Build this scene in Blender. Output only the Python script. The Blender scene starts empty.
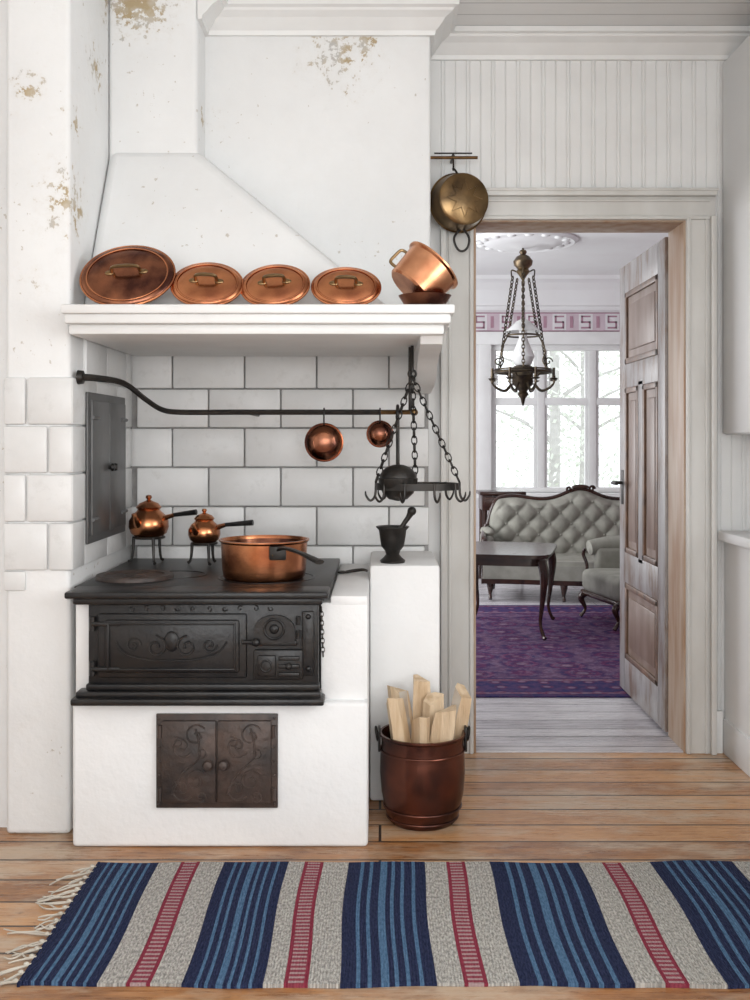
import bpy, bmesh, math, random
from mathutils import Vector, Matrix
random.seed(7)
PI=math.pi
scn=bpy.context.scene
try:
    scn.view_settings.view_transform='Standard'
    scn.view_settings.look='None'
except Exception as e: print(e)

# ------------------------------------------------------------------ materials
def nt(name):
    m=bpy.data.materials.new(name); m.use_nodes=True
    n=m.node_tree; b=n.nodes['Principled BSDF']; return m,n,b
def coords(n,scale=(1,1,1)):
    t=n.nodes.new('ShaderNodeTexCoord'); mp=n.nodes.new('ShaderNodeMapping')
    mp.inputs['Scale'].default_value=scale
    n.links.new(t.outputs['Object'],mp.inputs['Vector']); return mp.outputs['Vector']
def noise(n,vec,scale,detail=4,rough=.5):
    x=n.nodes.new('ShaderNodeTexNoise'); x.inputs['Scale'].default_value=scale
    x.inputs['Detail'].default_value=detail; x.inputs['Roughness'].default_value=rough
    n.links.new(vec,x.inputs['Vector']); return x.outputs['Fac']
def ramp(n,fac,stops):
    r=n.nodes.new('ShaderNodeValToRGB'); e=r.color_ramp.elements
    while len(e)<len(stops): e.new(.5)
    for i,(p,c) in enumerate(stops):
        e[i].position=p; e[i].color=(c[0],c[1],c[2],1) if len(c)>2 else (c[0],)*3+(1,)
    n.links.new(fac,r.inputs['Fac']); return r.outputs['Color']
def mix(n,fac,a,b,mode='MIX'):
    x=n.nodes.new('ShaderNodeMix'); x.data_type='RGBA'; x.blend_type=mode
    if isinstance(fac,float): x.inputs[0].default_value=fac
    else: n.links.new(fac,x.inputs[0])
    for i,v in ((6,a),(7,b)):
        if isinstance(v,tuple): x.inputs[i].default_value=(v[0],v[1],v[2],1)
        else: n.links.new(v,x.inputs[i])
    return x.outputs[2]
def math_(n,op,a,b=None):
    x=n.nodes.new('ShaderNodeMath'); x.operation=op
    for i,v in enumerate((a,b)):
        if v is None: continue
        if isinstance(v,(int,float)): x.inputs[i].default_value=v
        else: n.links.new(v,x.inputs[i])
    return x.outputs[0]
def bump(n,b,h,strength=.3,dist=.01):
    x=n.nodes.new('ShaderNodeBump'); x.inputs['Strength'].default_value=strength
    x.inputs['Distance'].default_value=dist
    n.links.new(h,x.inputs['Height']); n.links.new(x.outputs['Normal'],b.inputs['Normal'])
def simple(name,c1,c2=None,rough=.5,metal=0.,nscale=8,bs=0.,bscale=40,stretch=(1,1,1),lo=.35,hi=.65,spec=None,detail=4,bd=.01):
    m,n,b=nt(name); v=coords(n,stretch)
    c2=c2 or tuple(x*.85 for x in c1)
    n.links.new(ramp(n,noise(n,v,nscale,detail),[(lo,c1),(hi,c2)]),b.inputs['Base Color'])
    b.inputs['Roughness'].default_value=rough; b.inputs['Metallic'].default_value=metal
    if spec is not None: b.inputs['Specular IOR Level'].default_value=spec
    if bs: bump(n,b,noise(n,v,bscale,4),bs,bd)
    return m
def plaster(name,base,spots=()):
    m,n,b=nt(name); v=coords(n)
    c=ramp(n,noise(n,v,2.2,7,.6),[(.3,tuple(x*1.03 for x in base)),(.7,tuple(x*.93 for x in base))])
    h=math_(n,'ADD',noise(n,v,7,5),math_(n,'MULTIPLY',noise(n,v,60,3),.25))
    if spots:
        tot=None
        for (x,y,z,r,amp) in spots:
            d=n.nodes.new('ShaderNodeVectorMath'); d.operation='DISTANCE'
            n.links.new(v,d.inputs[0]); d.inputs[1].default_value=(x,y,z)
            mr=n.nodes.new('ShaderNodeMapRange'); n.links.new(d.outputs['Value'],mr.inputs[0])
            mr.inputs[1].default_value=0; mr.inputs[2].default_value=r; mr.inputs[3].default_value=amp; mr.inputs[4].default_value=0
            tot=mr.outputs[0] if tot is None else math_(n,'MAXIMUM',tot,mr.outputs[0])
        d=math_(n,'ADD',noise(n,v,30,8,.72),tot)
        f=ramp(n,d,[(.755,(0,)),(.785,(1,))])
        halo=ramp(n,d,[(.62,(0,)),(.80,(.35,))])
        pc=ramp(n,noise(n,v,11,4),[(.38,(.42,.33,.20)),(.5,(.52,.47,.39)),(.62,(.47,.46,.44))])
        c=mix(n,halo,c,(.68,.66,.62))
        c=mix(n,f,c,pc)
        h=math_(n,'SUBTRACT',h,math_(n,'MULTIPLY',f,.5))
        ch=ramp(n,math_(n,'ADD',noise(n,v,38,5,.6),math_(n,'MULTIPLY',noise(n,v,2.3,2),.3)),[(.83,(0,)),(.85,(1,))])
        c=mix(n,ch,c,(.55,.52,.47))
    n.links.new(c,b.inputs['Base Color']); b.inputs['Roughness'].default_value=.75
    bump(n,b,h,.22,.02)
    return m
M={}
M['plaster']=plaster('white_plaster',(.78,.785,.78),[(-.83,3.6,2.70,.26,.42),(-.15,3.76,2.56,.26,.30),(-.05,3.76,2.60,.14,.33),(-1.06,3.16,2.23,.12,.28),(-.927,3.2,1.90,.22,.32),(-.927,3.22,2.15,.14,.27),(-.927,3.45,2.40,.20,.30),(-.622,3.7,2.3,.12,.30),(-1.03,3.16,1.66,.10,.22)])
M['plaster2']=plaster('white_masonry_paint',(.82,.82,.815))
def tilem():
    m,n,b=nt('glazed_tile'); v=coords(n)
    c=ramp(n,noise(n,v,4,6,.6),[(.3,(.74,.74,.735)),(.7,(.63,.63,.62))])
    g=ramp(n,noise(n,v,17,6,.7),[(.56,(0,)),(.72,(.35,))])
    c=mix(n,g,c,(.47,.46,.44))
    n.links.new(c,b.inputs['Base Color']); b.inputs['Roughness'].default_value=.38
    bump(n,b,math_(n,'ADD',noise(n,v,9,4),math_(n,'MULTIPLY',noise(n,v,50,3),.15)),.15,.012); return m
M['tile']=tilem()
M['grout']=simple('grout',(.38,.37,.36),(.27,.265,.26),.9,nscale=20)
M['paint']=simple('white_painted_wood',(.78,.785,.775),(.73,.73,.72),.45,nscale=5,bs=.05,bscale=30)
M['casing']=simple('greyish_white_paint',(.65,.645,.62),(.56,.55,.52),.42,nscale=7,stretch=(1,1,.4),bs=.08,bscale=30)
M['cab']=simple('cabinet_paint',(.76,.765,.76),(.73,.73,.73),.5,nscale=3)
M['jamb']=simple('bare_pine_jamb',(.36,.22,.13),(.48,.38,.29),.5,nscale=6,stretch=(3,3,.5))
def doormat():
    m,n,b=nt('worn_door_paint'); v=coords(n,(1,1,.3))
    c=ramp(n,noise(n,v,7,8,.7),[(.36,(.37,.36,.36)),(.50,(.28,.255,.245)),(.58,(.20,.145,.115)),(.7,(.14,.085,.055))])
    n.links.new(c,b.inputs['Base Color']); b.inputs['Roughness'].default_value=.42; return m
M['door']=doormat()
M['doortrim']=simple('worn_door_moulding',(.20,.115,.07),(.10,.06,.04),.45,nscale=14)
M['doorpanel']=simple('worn_door_panel',(.27,.20,.165),(.16,.095,.065),.45,nscale=7,stretch=(1,1,.3))
M['iron']=simple('black_cast_iron',(.007,.007,.008),(.016,.014,.013),.36,0.,nscale=14,bs=.3,bscale=70,bd=.004,spec=.38,detail=8)
M['ironm']=simple('forged_iron',(.018,.017,.016),(.035,.030,.026),.42,.5,nscale=20,bs=.3,bscale=70,bd=.004)
M['irondoor']=simple('blackened_steel',(.15,.15,.15),(.085,.085,.085),.45,.4,nscale=5,bs=.1,bscale=20,detail=7)
M['rust']=simple('rusty_iron',(.075,.050,.040),(.030,.024,.022),.45,.2,nscale=16,bs=.5,bscale=45,bd=.006,detail=7)
M['copper']=simple('copper',(.62,.26,.12),(.30,.11,.055),.25,1.,nscale=9,bs=.12,bscale=35,bd=.004,detail=7)
M['copperd']=simple('dark_copper',(.34,.14,.075),(.08,.032,.025),.24,1.,nscale=11,bs=.2,bscale=26,bd=.004,detail=8)
M['copperl']=simple('bright_copper',(.80,.40,.22),(.50,.20,.10),.26,1.,nscale=12,detail=7)
M['bucketc']=simple('aged_copper_bucket',(.17,.060,.038),(.05,.022,.018),.25,.8,nscale=7,bs=.2,bscale=25,bd=.004,detail=7)
M['brassd']=simple('tarnished_brass',(.28,.18,.085),(.09,.06,.035),.28,1.,nscale=10,bs=.15,bscale=40,bd=.004,detail=7)
M['brass']=simple('brass',(.22,.16,.09),(.10,.075,.05),.35,.9,nscale=14)
M['bronze']=simple('dark_bronze',(.10,.075,.045),(.04,.032,.025),.35,.8,nscale=20)
M['tin']=simple('tin_lining',(.40,.36,.32),(.25,.2,.16),.4,.9,nscale=9)
M['log']=simple('split_birch',(.74,.58,.40),(.54,.38,.23),.7,nscale=9,stretch=(4,4,.5),bs=.5,bscale=30)
M['bark']=simple('bark',(.35,.27,.2),(.5,.46,.4),.9,nscale=12)
M['thread']=simple('cotton_fringe',(.55,.51,.44),(.42,.38,.32),.9)
M['dark']=simple('dark_mahogany',(.045,.018,.012),(.022,.010,.008),.22,nscale=8,stretch=(1,6,1))
M['uph']=simple('grey_velvet',(.30,.295,.255),(.22,.215,.185),.8,nscale=10)
M['glassw']=simple('opal_glass',(.80,.81,.79),(.75,.75,.75),.15)
M['wallfar']=simple('far_wallpaper',(.72,.71,.72),(.68,.66,.68),.8,nscale=15)
M['ceil']=simple('ceiling_paint',(.82,.83,.83),(.79,.79,.79),.6,nscale=3)
M['pink']=simple('frieze_pink',(.42,.25,.31),(.36,.20,.26),.8)
M['pinkl']=simple('frieze_pale_pink',(.60,.50,.55),(.55,.45,.5),.8)
M['pinkwall']=simple('rose_wallpaper',(.52,.30,.35),(.60,.42,.46),.8,nscale=20)
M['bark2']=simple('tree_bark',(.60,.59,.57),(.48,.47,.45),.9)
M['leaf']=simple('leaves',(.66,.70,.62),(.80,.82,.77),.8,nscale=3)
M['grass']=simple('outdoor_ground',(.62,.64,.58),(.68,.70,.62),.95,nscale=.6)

def floorm(name,cols,gap,rough,rowh=.135,worn=None,var=.35,ms=.0035):
    m,n,b=nt(name); v=coords(n)
    br=n.nodes.new('ShaderNodeTexBrick'); n.links.new(v,br.inputs['Vector'])
    br.inputs['Scale'].default_value=1; br.inputs['Brick Width'].default_value=3.1
    br.inputs['Row Height'].default_value=rowh; br.inputs['Mortar Size'].default_value=ms
    br.inputs['Mortar Smooth'].default_value=.2; br.inputs['Bias'].default_value=0
    br.inputs['Color1'].default_value=(0,0,0,1); br.inputs['Color2'].default_value=(1,1,1,1); br.inputs['Mortar'].default_value=(.5,.5,.5,1)
    vs=coords(n,(.6,9,1)); g=noise(n,vs,7,9,.7)
    sc=noise(n,coords(n,(1,3,1)),6,7,.7)
    t=math_(n,'ADD',math_(n,'MULTIPLY',br.outputs['Color'],var),math_(n,'MULTIPLY',g,.55))
    t=math_(n,'ADD',t,math_(n,'MULTIPLY',math_(n,'SUBTRACT',sc,.5),.7))
    c=ramp(n,t,[(.20,cols[0]),(.42,cols[1]),(.72,cols[2])])
    if worn:
        w=ramp(n,noise(n,coords(n,(.7,1.6,1)),2.1,7,.7),[(.47,(0,)),(.60,(1,))])
        c=mix(n,math_(n,'MULTIPLY',w,.75),c,worn)
        dk=ramp(n,noise(n,coords(n,(1,2.2,1)),23,5,.7),[(.60,(0,)),(.70,(.6,))])
        c=mix(n,dk,c,(.14,.075,.04))
    c=mix(n,br.outputs['Fac'],c,gap)
    n.links.new(c,b.inputs['Base Color'])
    n.links.new(ramp(n,g,[(.3,(rough,)),(.8,(rough+.22,))]),b.inputs['Roughness'])
    h=math_(n,'SUBTRACT',math_(n,'MULTIPLY',g,.35),br.outputs['Fac']); bump(n,b,h,.6,.006)
    return m
M['floor']=floorm('worn_pine_floor',[(.18,.072,.026),(.40,.185,.070),(.60,.33,.15)],(.03,.016,.009),.22,worn=(.52,.41,.30),ms=.0045,var=.42)
M['floor2']=floorm('pale_painted_floor',[(.34,.32,.34),(.48,.46,.49),(.60,.58,.59)],(.12,.11,.12),.20)
M['ceilb']=floorm('ceiling_boards',[(.76,.765,.76),(.79,.795,.79),(.82,.82,.82)],(.5,.5,.5),.5,rowh=.1)

def weave(name,c1,c2,rung=None,fr=(260,60,1)):
    m,n,b=nt(name); v=coords(n)
    f=noise(n,coords(n,fr),1.0,3,.7)
    c=ramp(n,f,[(.35,c1),(.62,c2)])
    if rung:
        w=n.nodes.new('ShaderNodeTexWave'); w.wave_type='BANDS'; w.bands_direction='Y'
        w.inputs['Scale'].default_value=17; w.inputs['Distortion'].default_value=.6; w.inputs['Detail Scale'].default_value=12
        n.links.new(v,w.inputs['Vector'])
        c=mix(n,ramp(n,w.outputs['Fac'],[(.50,(0,)),(.7,(1,))]),c,rung)
    n.links.new(c,b.inputs['Base Color']); b.inputs['Roughness'].default_value=.95
    b.inputs['Specular IOR Level'].default_value=.1
    w2=n.nodes.new('ShaderNodeTexWave'); w2.bands_direction='X'; w2.inputs['Scale'].default_value=45
    w2.inputs['Distortion'].default_value=1.5; n.links.new(v,w2.inputs['Vector'])
    bump(n,b,math_(n,'ADD',w2.outputs['Fac'],f),.6,.003); return m
M['rnavy']=weave('rug_navy',(.010,.014,.040),(.028,.036,.082))
M['rblue']=weave('rug_blue',(.045,.10,.185),(.10,.185,.30))
M['rwhite']=weave('rug_heather_grey',(.56,.54,.50),(.23,.22,.205),fr=(200,70,1))
M['rred']=weave('rug_red',(.26,.04,.065),(.18,.025,.045))
M['rredl']=weave('rug_red_ladder',(.29,.06,.085),(.20,.04,.06),(.38,.27,.27))

def persian():
    m,n,b=nt('persian_field'); v=coords(n)
    vo=n.nodes.new('ShaderNodeTexVoronoi'); vo.inputs['Scale'].default_value=4.2; vo.inputs['Randomness'].default_value=.35; n.links.new(v,vo.inputs['Vector'])
    a=ramp(n,vo.outputs['Distance'],[(.10,(.20,.15,.20)),(.14,(.09,.015,.05)),(.24,(.028,.026,.085)),(.30,(.12,.022,.07)),(.42,(.030,.026,.085)),(.55,(.12,.075,.13))])
    k=ramp(n,noise(n,v,19,6,.75),[(.40,(.022,.022,.080)),(.50,(.085,.022,.07)),(.58,(.20,.14,.21)),(.64,(.032,.026,.085))])
    c=mix(n,.5,a,k)
    n.links.new(c,b.inputs['Base Color']); b.inputs['Roughness'].default_value=.95; b.inputs['Specular IOR Level'].default_value=.1
    return m
M['pers']=persian()
def persb():
    m,n,b=nt('persian_border'); v=coords(n)
    vo=n.nodes.new('ShaderNodeTexVoronoi'); vo.inputs['Scale'].default_value=9; vo.inputs['Randomness'].default_value=.2; n.links.new(v,vo.inputs['Vector'])
    a=ramp(n,vo.outputs['Distance'],[(.14,(.22,.15,.21)),(.2,(.10,.018,.055)),(.32,(.025,.025,.085)),(.5,(.035,.03,.10))])
    k=ramp(n,noise(n,v,26,5,.7),[(.45,(.025,.025,.09)),(.55,(.12,.05,.11))])
    n.links.new(mix(n,.4,a,k),b.inputs['Base Color']); b.inputs['Roughness'].default_value=.95; b.inputs['Specular IOR Level'].default_value=.1
    return m
M['persb']=persb()
M['persr']=simple('persian_stripe',(.12,.03,.07),(.17,.12,.17),.95,nscale=30,spec=.1)
def glass():
    m=bpy.data.materials.new('window_glass'); m.use_nodes=True; n=m.node_tree; n.nodes.clear()
    o=n.nodes.new('ShaderNodeOutputMaterial'); t=n.nodes.new('ShaderNodeBsdfTransparent'); g=n.nodes.new('ShaderNodeBsdfGlossy')
    g.inputs['Roughness'].default_value=.02; x=n.nodes.new('ShaderNodeMixShader'); x.inputs[0].default_value=.05
    n.links.new(t.outputs[0],x.inputs[1]); n.links.new(g.outputs[0],x.inputs[2]); n.links.new(x.outputs[0],o.inputs[0]); return m
M['glass']=glass()

# ------------------------------------------------------------------ builder
def smoothpath(pts,k=6):
    pts=[Vector(p) for p in pts]
    if len(pts)<3 or k<=1: return pts
    out=[]
    for i in range(len(pts)-1):
        p0=pts[max(i-1,0)];p1=pts[i];p2=pts[i+1];p3=pts[min(i+2,len(pts)-1)]
        for j in range(k):
            t=j/k
            out.append(.5*((2*p1)+(p2-p0)*t+(2*p0-5*p1+4*p2-p3)*t*t+(3*p1-p0-3*p2+p3)*t**3))
    out.append(pts[-1]); return out
class B:
    def __init__(s,name): s.n=name;s.v=[];s.f=[];s.m=[];s.mats=[];s.T=Matrix()
    def add(s,vs,fs,mat):
        if mat not in s.mats: s.mats.append(mat)
        k=s.mats.index(mat);o=len(s.v)
        s.v+=[tuple(s.T@Vector(v)) for v in vs]
        s.f+=[tuple(i+o for i in f) for f in fs]; s.m+=[k]*len(fs); return s
    def box(s,x0,x1,y0,y1,z0,z1,mat,bev=0,seg=2):
        if bev<=0:
            vs=[(x,y,z) for x in(x0,x1) for y in(y0,y1) for z in(z0,z1)]
            return s.add(vs,[(0,1,3,2),(4,6,7,5),(0,4,5,1),(2,3,7,6),(0,2,6,4),(1,5,7,3)],mat)
        bm=bmesh.new(); bmesh.ops.create_cube(bm,size=1)
        for v in bm.verts: v.co=Vector(((x0+x1)/2+v.co.x*(x1-x0),(y0+y1)/2+v.co.y*(y1-y0),(z0+z1)/2+v.co.z*(z1-z0)))
        bmesh.ops.bevel(bm,geom=bm.edges[:]+bm.verts[:],offset=bev,segments=seg,affect='EDGES',profile=.5)
        bm.verts.index_update(); vs=[tuple(v.co) for v in bm.verts]; fs=[tuple(v.index for v in f.verts) for f in bm.faces]; bm.free()
        return s.add(vs,fs,mat)
    def lathe(s,prof,mat,c=(0,0,0),seg=32,sx=1,sy=1,R=None):
        vs=[];rings=[]
        Mx=Matrix.Translation(c)@(R.to_4x4() if R else Matrix())
        for r,z in prof:
            if r<1e-6: rings.append([len(vs)]); vs.append(Mx@Vector((0,0,z)))
            else:
                rings.append(list(range(len(vs),len(vs)+seg)))
                for i in range(seg):
                    a=2*PI*i/seg; vs.append(Mx@Vector((r*math.cos(a)*sx,r*math.sin(a)*sy,z)))
        fs=[]
        for a,b in zip(rings,rings[1:]):
            for i in range(seg):
                j=(i+1)%seg
                if len(a)==1 and len(b)==1: continue
                if len(a)==1: fs.append((a[0],b[j],b[i]))
                elif len(b)==1: fs.append((a[i],a[j],b[0]))
                else: fs.append((a[i],a[j],b[j],b[i]))
        return s.add(vs,fs,mat)
    def ell(s,c,r,mat,seg=16,rings=10):
        if not hasattr(r,'__len__'): r=(r,r,r)
        prof=[(math.sin(PI*i/rings),-math.cos(PI*i/rings)*r[2]) for i in range(rings+1)]
        prof[0]=(0,-r[2]);prof[-1]=(0,r[2])
        return s.lathe(prof,mat,c,seg,r[0],r[1])
    def tube(s,pts,r,mat,seg=8,k=6,flat=1.):
        P=smoothpath(pts,k);n=len(P);vs=[];fs=[]
        T=[(P[min(i+1,n-1)]-P[max(i-1,0)]).normalized() for i in range(n)]
        up=Vector((0,0,1)) if abs(T[0].z)<.9 else Vector((1,0,0))
        N=(up-T[0]*up.dot(T[0])).normalized()
        for i in range(n):
            N=(N-T[i]*N.dot(T[i])).normalized(); Bn=T[i].cross(N)
            if hasattr(r,'__len__'):
                u=i/(n-1)*(len(r)-1);a=int(min(u,len(r)-2));rr=r[a]+(r[a+1]-r[a])*(u-a)
            else: rr=r
            for j in range(seg):
                q=2*PI*j/seg; vs.append(P[i]+N*rr*math.cos(q)*flat+Bn*rr*math.sin(q))
        for i in range(n-1):
            for j in range(seg):
                q=(j+1)%seg; fs.append((i*seg+j,i*seg+q,(i+1)*seg+q,(i+1)*seg+j))
        fs.append(tuple(range(seg))[::-1]); fs.append(tuple(range((n-1)*seg,n*seg)))
        return s.add(vs,fs,mat)
    def torus(s,c,R,r,mat,rot=None,seg=28,m=8,sx=1,sy=1):
        Mx=Matrix.Translation(c)@(rot.to_4x4() if rot else Matrix());vs=[];fs=[]
        for i in range(seg):
            a=2*PI*i/seg
            for j in range(m):
                b=2*PI*j/m; q=R+r*math.cos(b)
                vs.append(Mx@Vector((q*math.cos(a)*sx,q*math.sin(a)*sy,r*math.sin(b))))
        for i in range(seg):
            for j in range(m):
                fs.append((i*m+j,((i+1)%seg)*m+j,((i+1)%seg)*m+(j+1)%m,i*m+(j+1)%m))
        return s.add(vs,fs,mat)
    def chain(s,p0,p1,L,w,r,mat,sag=0):
        p0=Vector(p0);p1=Vector(p1);d=(p1-p0);n=max(2,int(d.length/(L*.78)))
        q=d.normalized().to_track_quat('X','Z').to_matrix()
        for i in range(n):
            t=(i+.5)/n; c=p0+d*t+Vector((0,0,-sag*4*t*(1-t)))
            rot=q@Matrix.Rotation(PI/2*(i%2),3,'X')
            s.torus(c,L/2,r,mat,rot,seg=10,m=5,sx=1,sy=w/L)
        return s
    def ext(s,poly,vec,mat):
        n=len(poly);vec=Vector(vec);vs=[Vector(p) for p in poly]+[Vector(p)+vec for p in poly]
        fs=[tuple(range(n))[::-1],tuple(range(n,2*n))]+[(i,(i+1)%n,n+(i+1)%n,n+i) for i in range(n)]
        return s.add(vs,fs,mat)
    def molding(s,path,prof,z,mat):
        P=[Vector((p[0],p[1])) for p in path];n=len(P);vs=[];k=len(prof)
        nr=[]
        for i in range(n-1):
            d=(P[i+1]-P[i]).normalized(); nr.append(Vector((d.y,-d.x)))
        for i in range(n):
            if i==0: mt=nr[0]
            elif i==n-1: mt=nr[-1]
            else:
                a,b=nr[i-1],nr[i]; mt=(a+b)/(1+a.dot(b))
            for o,h in prof: vs.append((P[i].x+mt.x*o,P[i].y+mt.y*o,z+h))
        fs=[(i*k+j,i*k+(j+1)%k,(i+1)*k+(j+1)%k,(i+1)*k+j) for i in range(n-1) for j in range(k)]
        fs+= [tuple(range(k)),tuple(range((n-1)*k,n*k))[::-1]]
        return s.add(vs,fs,mat)
    def finish(s,loc=(0,0,0),rot=(0,0,0),ang=38):
        me=bpy.data.meshes.new(s.n); me.from_pydata(s.v,[],s.f)
        for m in s.mats: me.materials.append(M[m])
        me.polygons.foreach_set('material_index',s.m)
        bm=bmesh.new();bm.from_mesh(me);bmesh.ops.recalc_face_normals(bm,faces=bm.faces);bm.to_mesh(me);bm.free()
        me.polygons.foreach_set('use_smooth',[True]*len(me.polygons))
        me.set_sharp_from_angle(angle=math.radians(ang)); me.update()
        o=bpy.data.objects.new(s.n,me); o.location=loc;o.rotation_euler=rot
        scn.collection.objects.link(o); return o
RX=lambda a:Matrix.Rotation(a,3,'X')
RY=lambda a:Matrix.Rotation(a,3,'Y')
RZ=lambda a:Matrix.Rotation(a,3,'Z')
H=2.71
# ------------------------------------------------------------------ kitchen shell
B('floor').box(-2.2,1.9,-2.2,4.0,-.1,0,'floor').finish()
B('ceiling').box(-2.2,1.9,-2.2,4.0,H,H+.1,'ceilb').finish()
B('wall_left').box(-2.3,-2.2,-2.2,4.0,0,H,'plaster2').finish()
w=B('wall_right')
w.box(1.9,2.0,-2.2,.2,0,H,'plaster2').box(1.9,2.0,2.2,4.0,0,H,'plaster2').box(1.9,2.0,.2,2.2,0,.95,'plaster2').box(1.9,2.0,.2,2.2,2.3,H,'plaster2').finish()
w=B('wall_rear')
w.box(-2.2,-1.5,-2.3,-2.2,0,H,'plaster2').box(1.5,1.9,-2.3,-2.2,0,H,'plaster2').box(-1.5,1.5,-2.3,-2.2,0,.7,'plaster2').box(-1.5,1.5,-2.3,-2.2,2.4,H,'plaster2').finish()
w=B('wall_back')
w.box(-2.2,.34,4.01,4.19,0,H,'wallfar').box(1.167,4.0,4.01,4.19,0,H,'wallfar').box(.34,1.167,4.01,4.19,2.02,H,'wallfar')
def bead(b,x0,x1,z0,z1,y=4.0):
    g=.003;d=.004
    pos=math.ceil(x0/.0475)*.0475
    prof=[(x0,y)]
    p=pos; k=int(round(pos/.0475))
    while p<x1-.01:
        if p>x0+.01:
            if k%2==0: prof+=[(p-g,y),(p,y+d),(p+g,y)]
            else: prof+=[(p-.009,y),(p-.0065,y+.0035),(p-.003,y-.0005),(p+.003,y-.0005),(p+.0065,y+.0035),(p+.009,y)]
        p+=.0475;k+=1
    prof+=[(x1,y)]
    vs=[(a,c,z0) for a,c in prof]+[(a,c,z1) for a,c in prof];n=len(prof)
    b.add(vs,[(i,i+1,n+i+1,n+i) for i in range(n-1)],'paint')
bead(w,.18,.30,0,H);bead(w,.30,1.2,2.04,H);bead(w,1.2,1.9,0,H)
w.finish(ang=25)
# chimney wall, in parts
B('wall_chimney_side').box(-2.2,-1.12,3.22,4.0,0,H,'plaster').finish()
B('wall_chimney_pier').box(-1.12,-.927,3.16,4.0,0,H,'plaster',.014,3).finish()
w=B('wall_chimney_hood')
w.box(-.926,-.622,3.6,4.0,1.575,H,'plaster',.016,3)
w.box(-.65,.18,3.76,4.005,1.575,H,'plaster',.012,3)
w.finish(ang=50)
w=B('wall_hood_slope')
w.add([(-.926,3.6,2.17),(-.622,3.6,2.17),(-.622,3.77,2.17),(.13,3.77,1.575),(.04,3.26,1.575),(-.926,3.26,1.575),(-.926,3.8,2.17),(-.926,3.8,1.575)],[(0,1,4,5),(1,2,3,4),(5,4,3,7),(0,6,2,1),(0,5,7,6),(2,6,7,3)],'plaster')
o=w.finish(ang=50)
bv=o.modifiers.new('soft_plaster_edges','BEVEL');bv.width=.035;bv.segments=5;bv.limit_method='ANGLE';bv.angle_limit=math.radians(15)
# tiles
t=B('wall_tiled_recess')
t.box(-.926,.18,3.925,4.005,.0,1.575,'grout')
zs=[1.514-.145*i for i in range(6)]
for i in range(6):
    z1=zs[i];z0=z1-.145
    off=-.768 if i%2==0 else -.634
    x=off-.267*2
    while x<.18:
        a=max(x,-.925);b_=min(x+.267,.182)
        if b_-a>.03: t.box(a+.002,b_-.002,3.908+random.uniform(-.001,.001),3.93,z0+.002,z1-.002,'tile',.006)
        x+=.267
t.box(-.925,.182,3.91,3.93,1.517,1.575,'tile')
t.finish()
t=B('wall_pier_tiles')
for i in range(1,5):
    z1=zs[i];z0=z1-.145
    xs=[-1.125,-1.055,-.915] if i%2 else [-1.125,-.99,-.915]
    for a,b_ in zip(xs,xs[1:]): t.box(a+.002,b_-.002,3.148,3.18,z0+.002,z1-.002,'tile',.008)
t.box(-1.123,-1.057,3.15,3.18,.73,.788,'tile',.006)
for i in range(0,5):
    z1=zs[i];z0=z1-.145
    ys=[3.15,3.42,3.69,3.905] if i%2 else [3.15,3.28,3.55,3.82,3.905]
    if i==0: ys=[3.3,3.55,3.82,3.905]
    for a,b_ in zip(ys,ys[1:]): t.box(-.94,-.915,a+.002,b_-.002,z0+.002,z1-.002,'tile',.006)
t.finish()
d=B('soot_hatch')
d.box(-.914,-.906,3.28,3.76,.855,1.33,'irondoor',.003)
d.box(-.907,-.898,3.305,3.515,.88,1.305,'irondoor',.003)
d.box(-.907,-.898,3.522,3.735,.88,1.305,'irondoor',.003)
for z in(.93,1.25):
    d.tube([(-.897,3.30,z),(-.897,3.37,z)],.006,'irondoor',k=1); d.tube([(-.897,3.67,z),(-.897,3.74,z)],.006,'irondoor',k=1)
for yy in(3.50,3.54): d.lathe([(0,.022),(.010,.02),(.014,.012),(.006,.006),(.006,0)],'ironm',(-.899,yy,1.09),12,R=RY(PI/2))
d.finish()
# crown mouldings
cp=[(0,-.095),(.014,-.095),(.018,-.08),(.03,-.07),(.05,-.045),(.075,-.03),(.08,-.022),(.095,-.018),(.095,0),(0,0)]
B('trim_1').molding([(-.622,3.6),(-.622,3.76),(.18,3.76),(.18,4.0),(1.9,4.0)],cp,H,'paint').finish(ang=20)
# shelf
s=B('mantel_shelf')
s.box(-.922,.216,3.045,3.157,1.545,1.572,'paint',.006)
s.box(-.912,.216,3.15,3.905,1.545,1.572,'paint',.004)
s.box(-.916,.206,3.058,3.157,1.517,1.547,'paint',.008)
s.box(-.912,.206,3.15,3.9,1.517,1.547,'paint')
s.box(-.910,.188,3.085,3.9,1.488,1.519,'paint',.008)
pr=[(.185,y,z) for y,z in [(3.12,1.49),(3.14,1.465),(3.22,1.45),(3.32,1.445),(3.42,1.42),(3.5,1.38),(3.62,1.36),(3.9,1.35),(3.9,1.49)]]
s.ext(pr,(-.065,0,0),'paint')
s.finish()
# masonry block + sides + ledge
B('masonry_stove_base').box(-.892,-.035,3.06,3.903,0,.419,'plaster2',.012,3).finish()
k=B('masonry_stove_surround')
k.box(-.174,-.035,3.095,3.903,.417,.704,'plaster2',.008)
k.box(-.146,-.035,3.095,3.903,.69,.724,'plaster2',.008)
k.box(-.912,-.849,3.18,3.903,.417,.704,'plaster2')
k.box(-.892,-.849,3.095,3.19,.417,.704,'plaster2',.006)
k.finish()
B('masonry_ledge').box(-.034,.196,3.45,3.903,0,.772,'plaster2',.012).finish()
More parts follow.
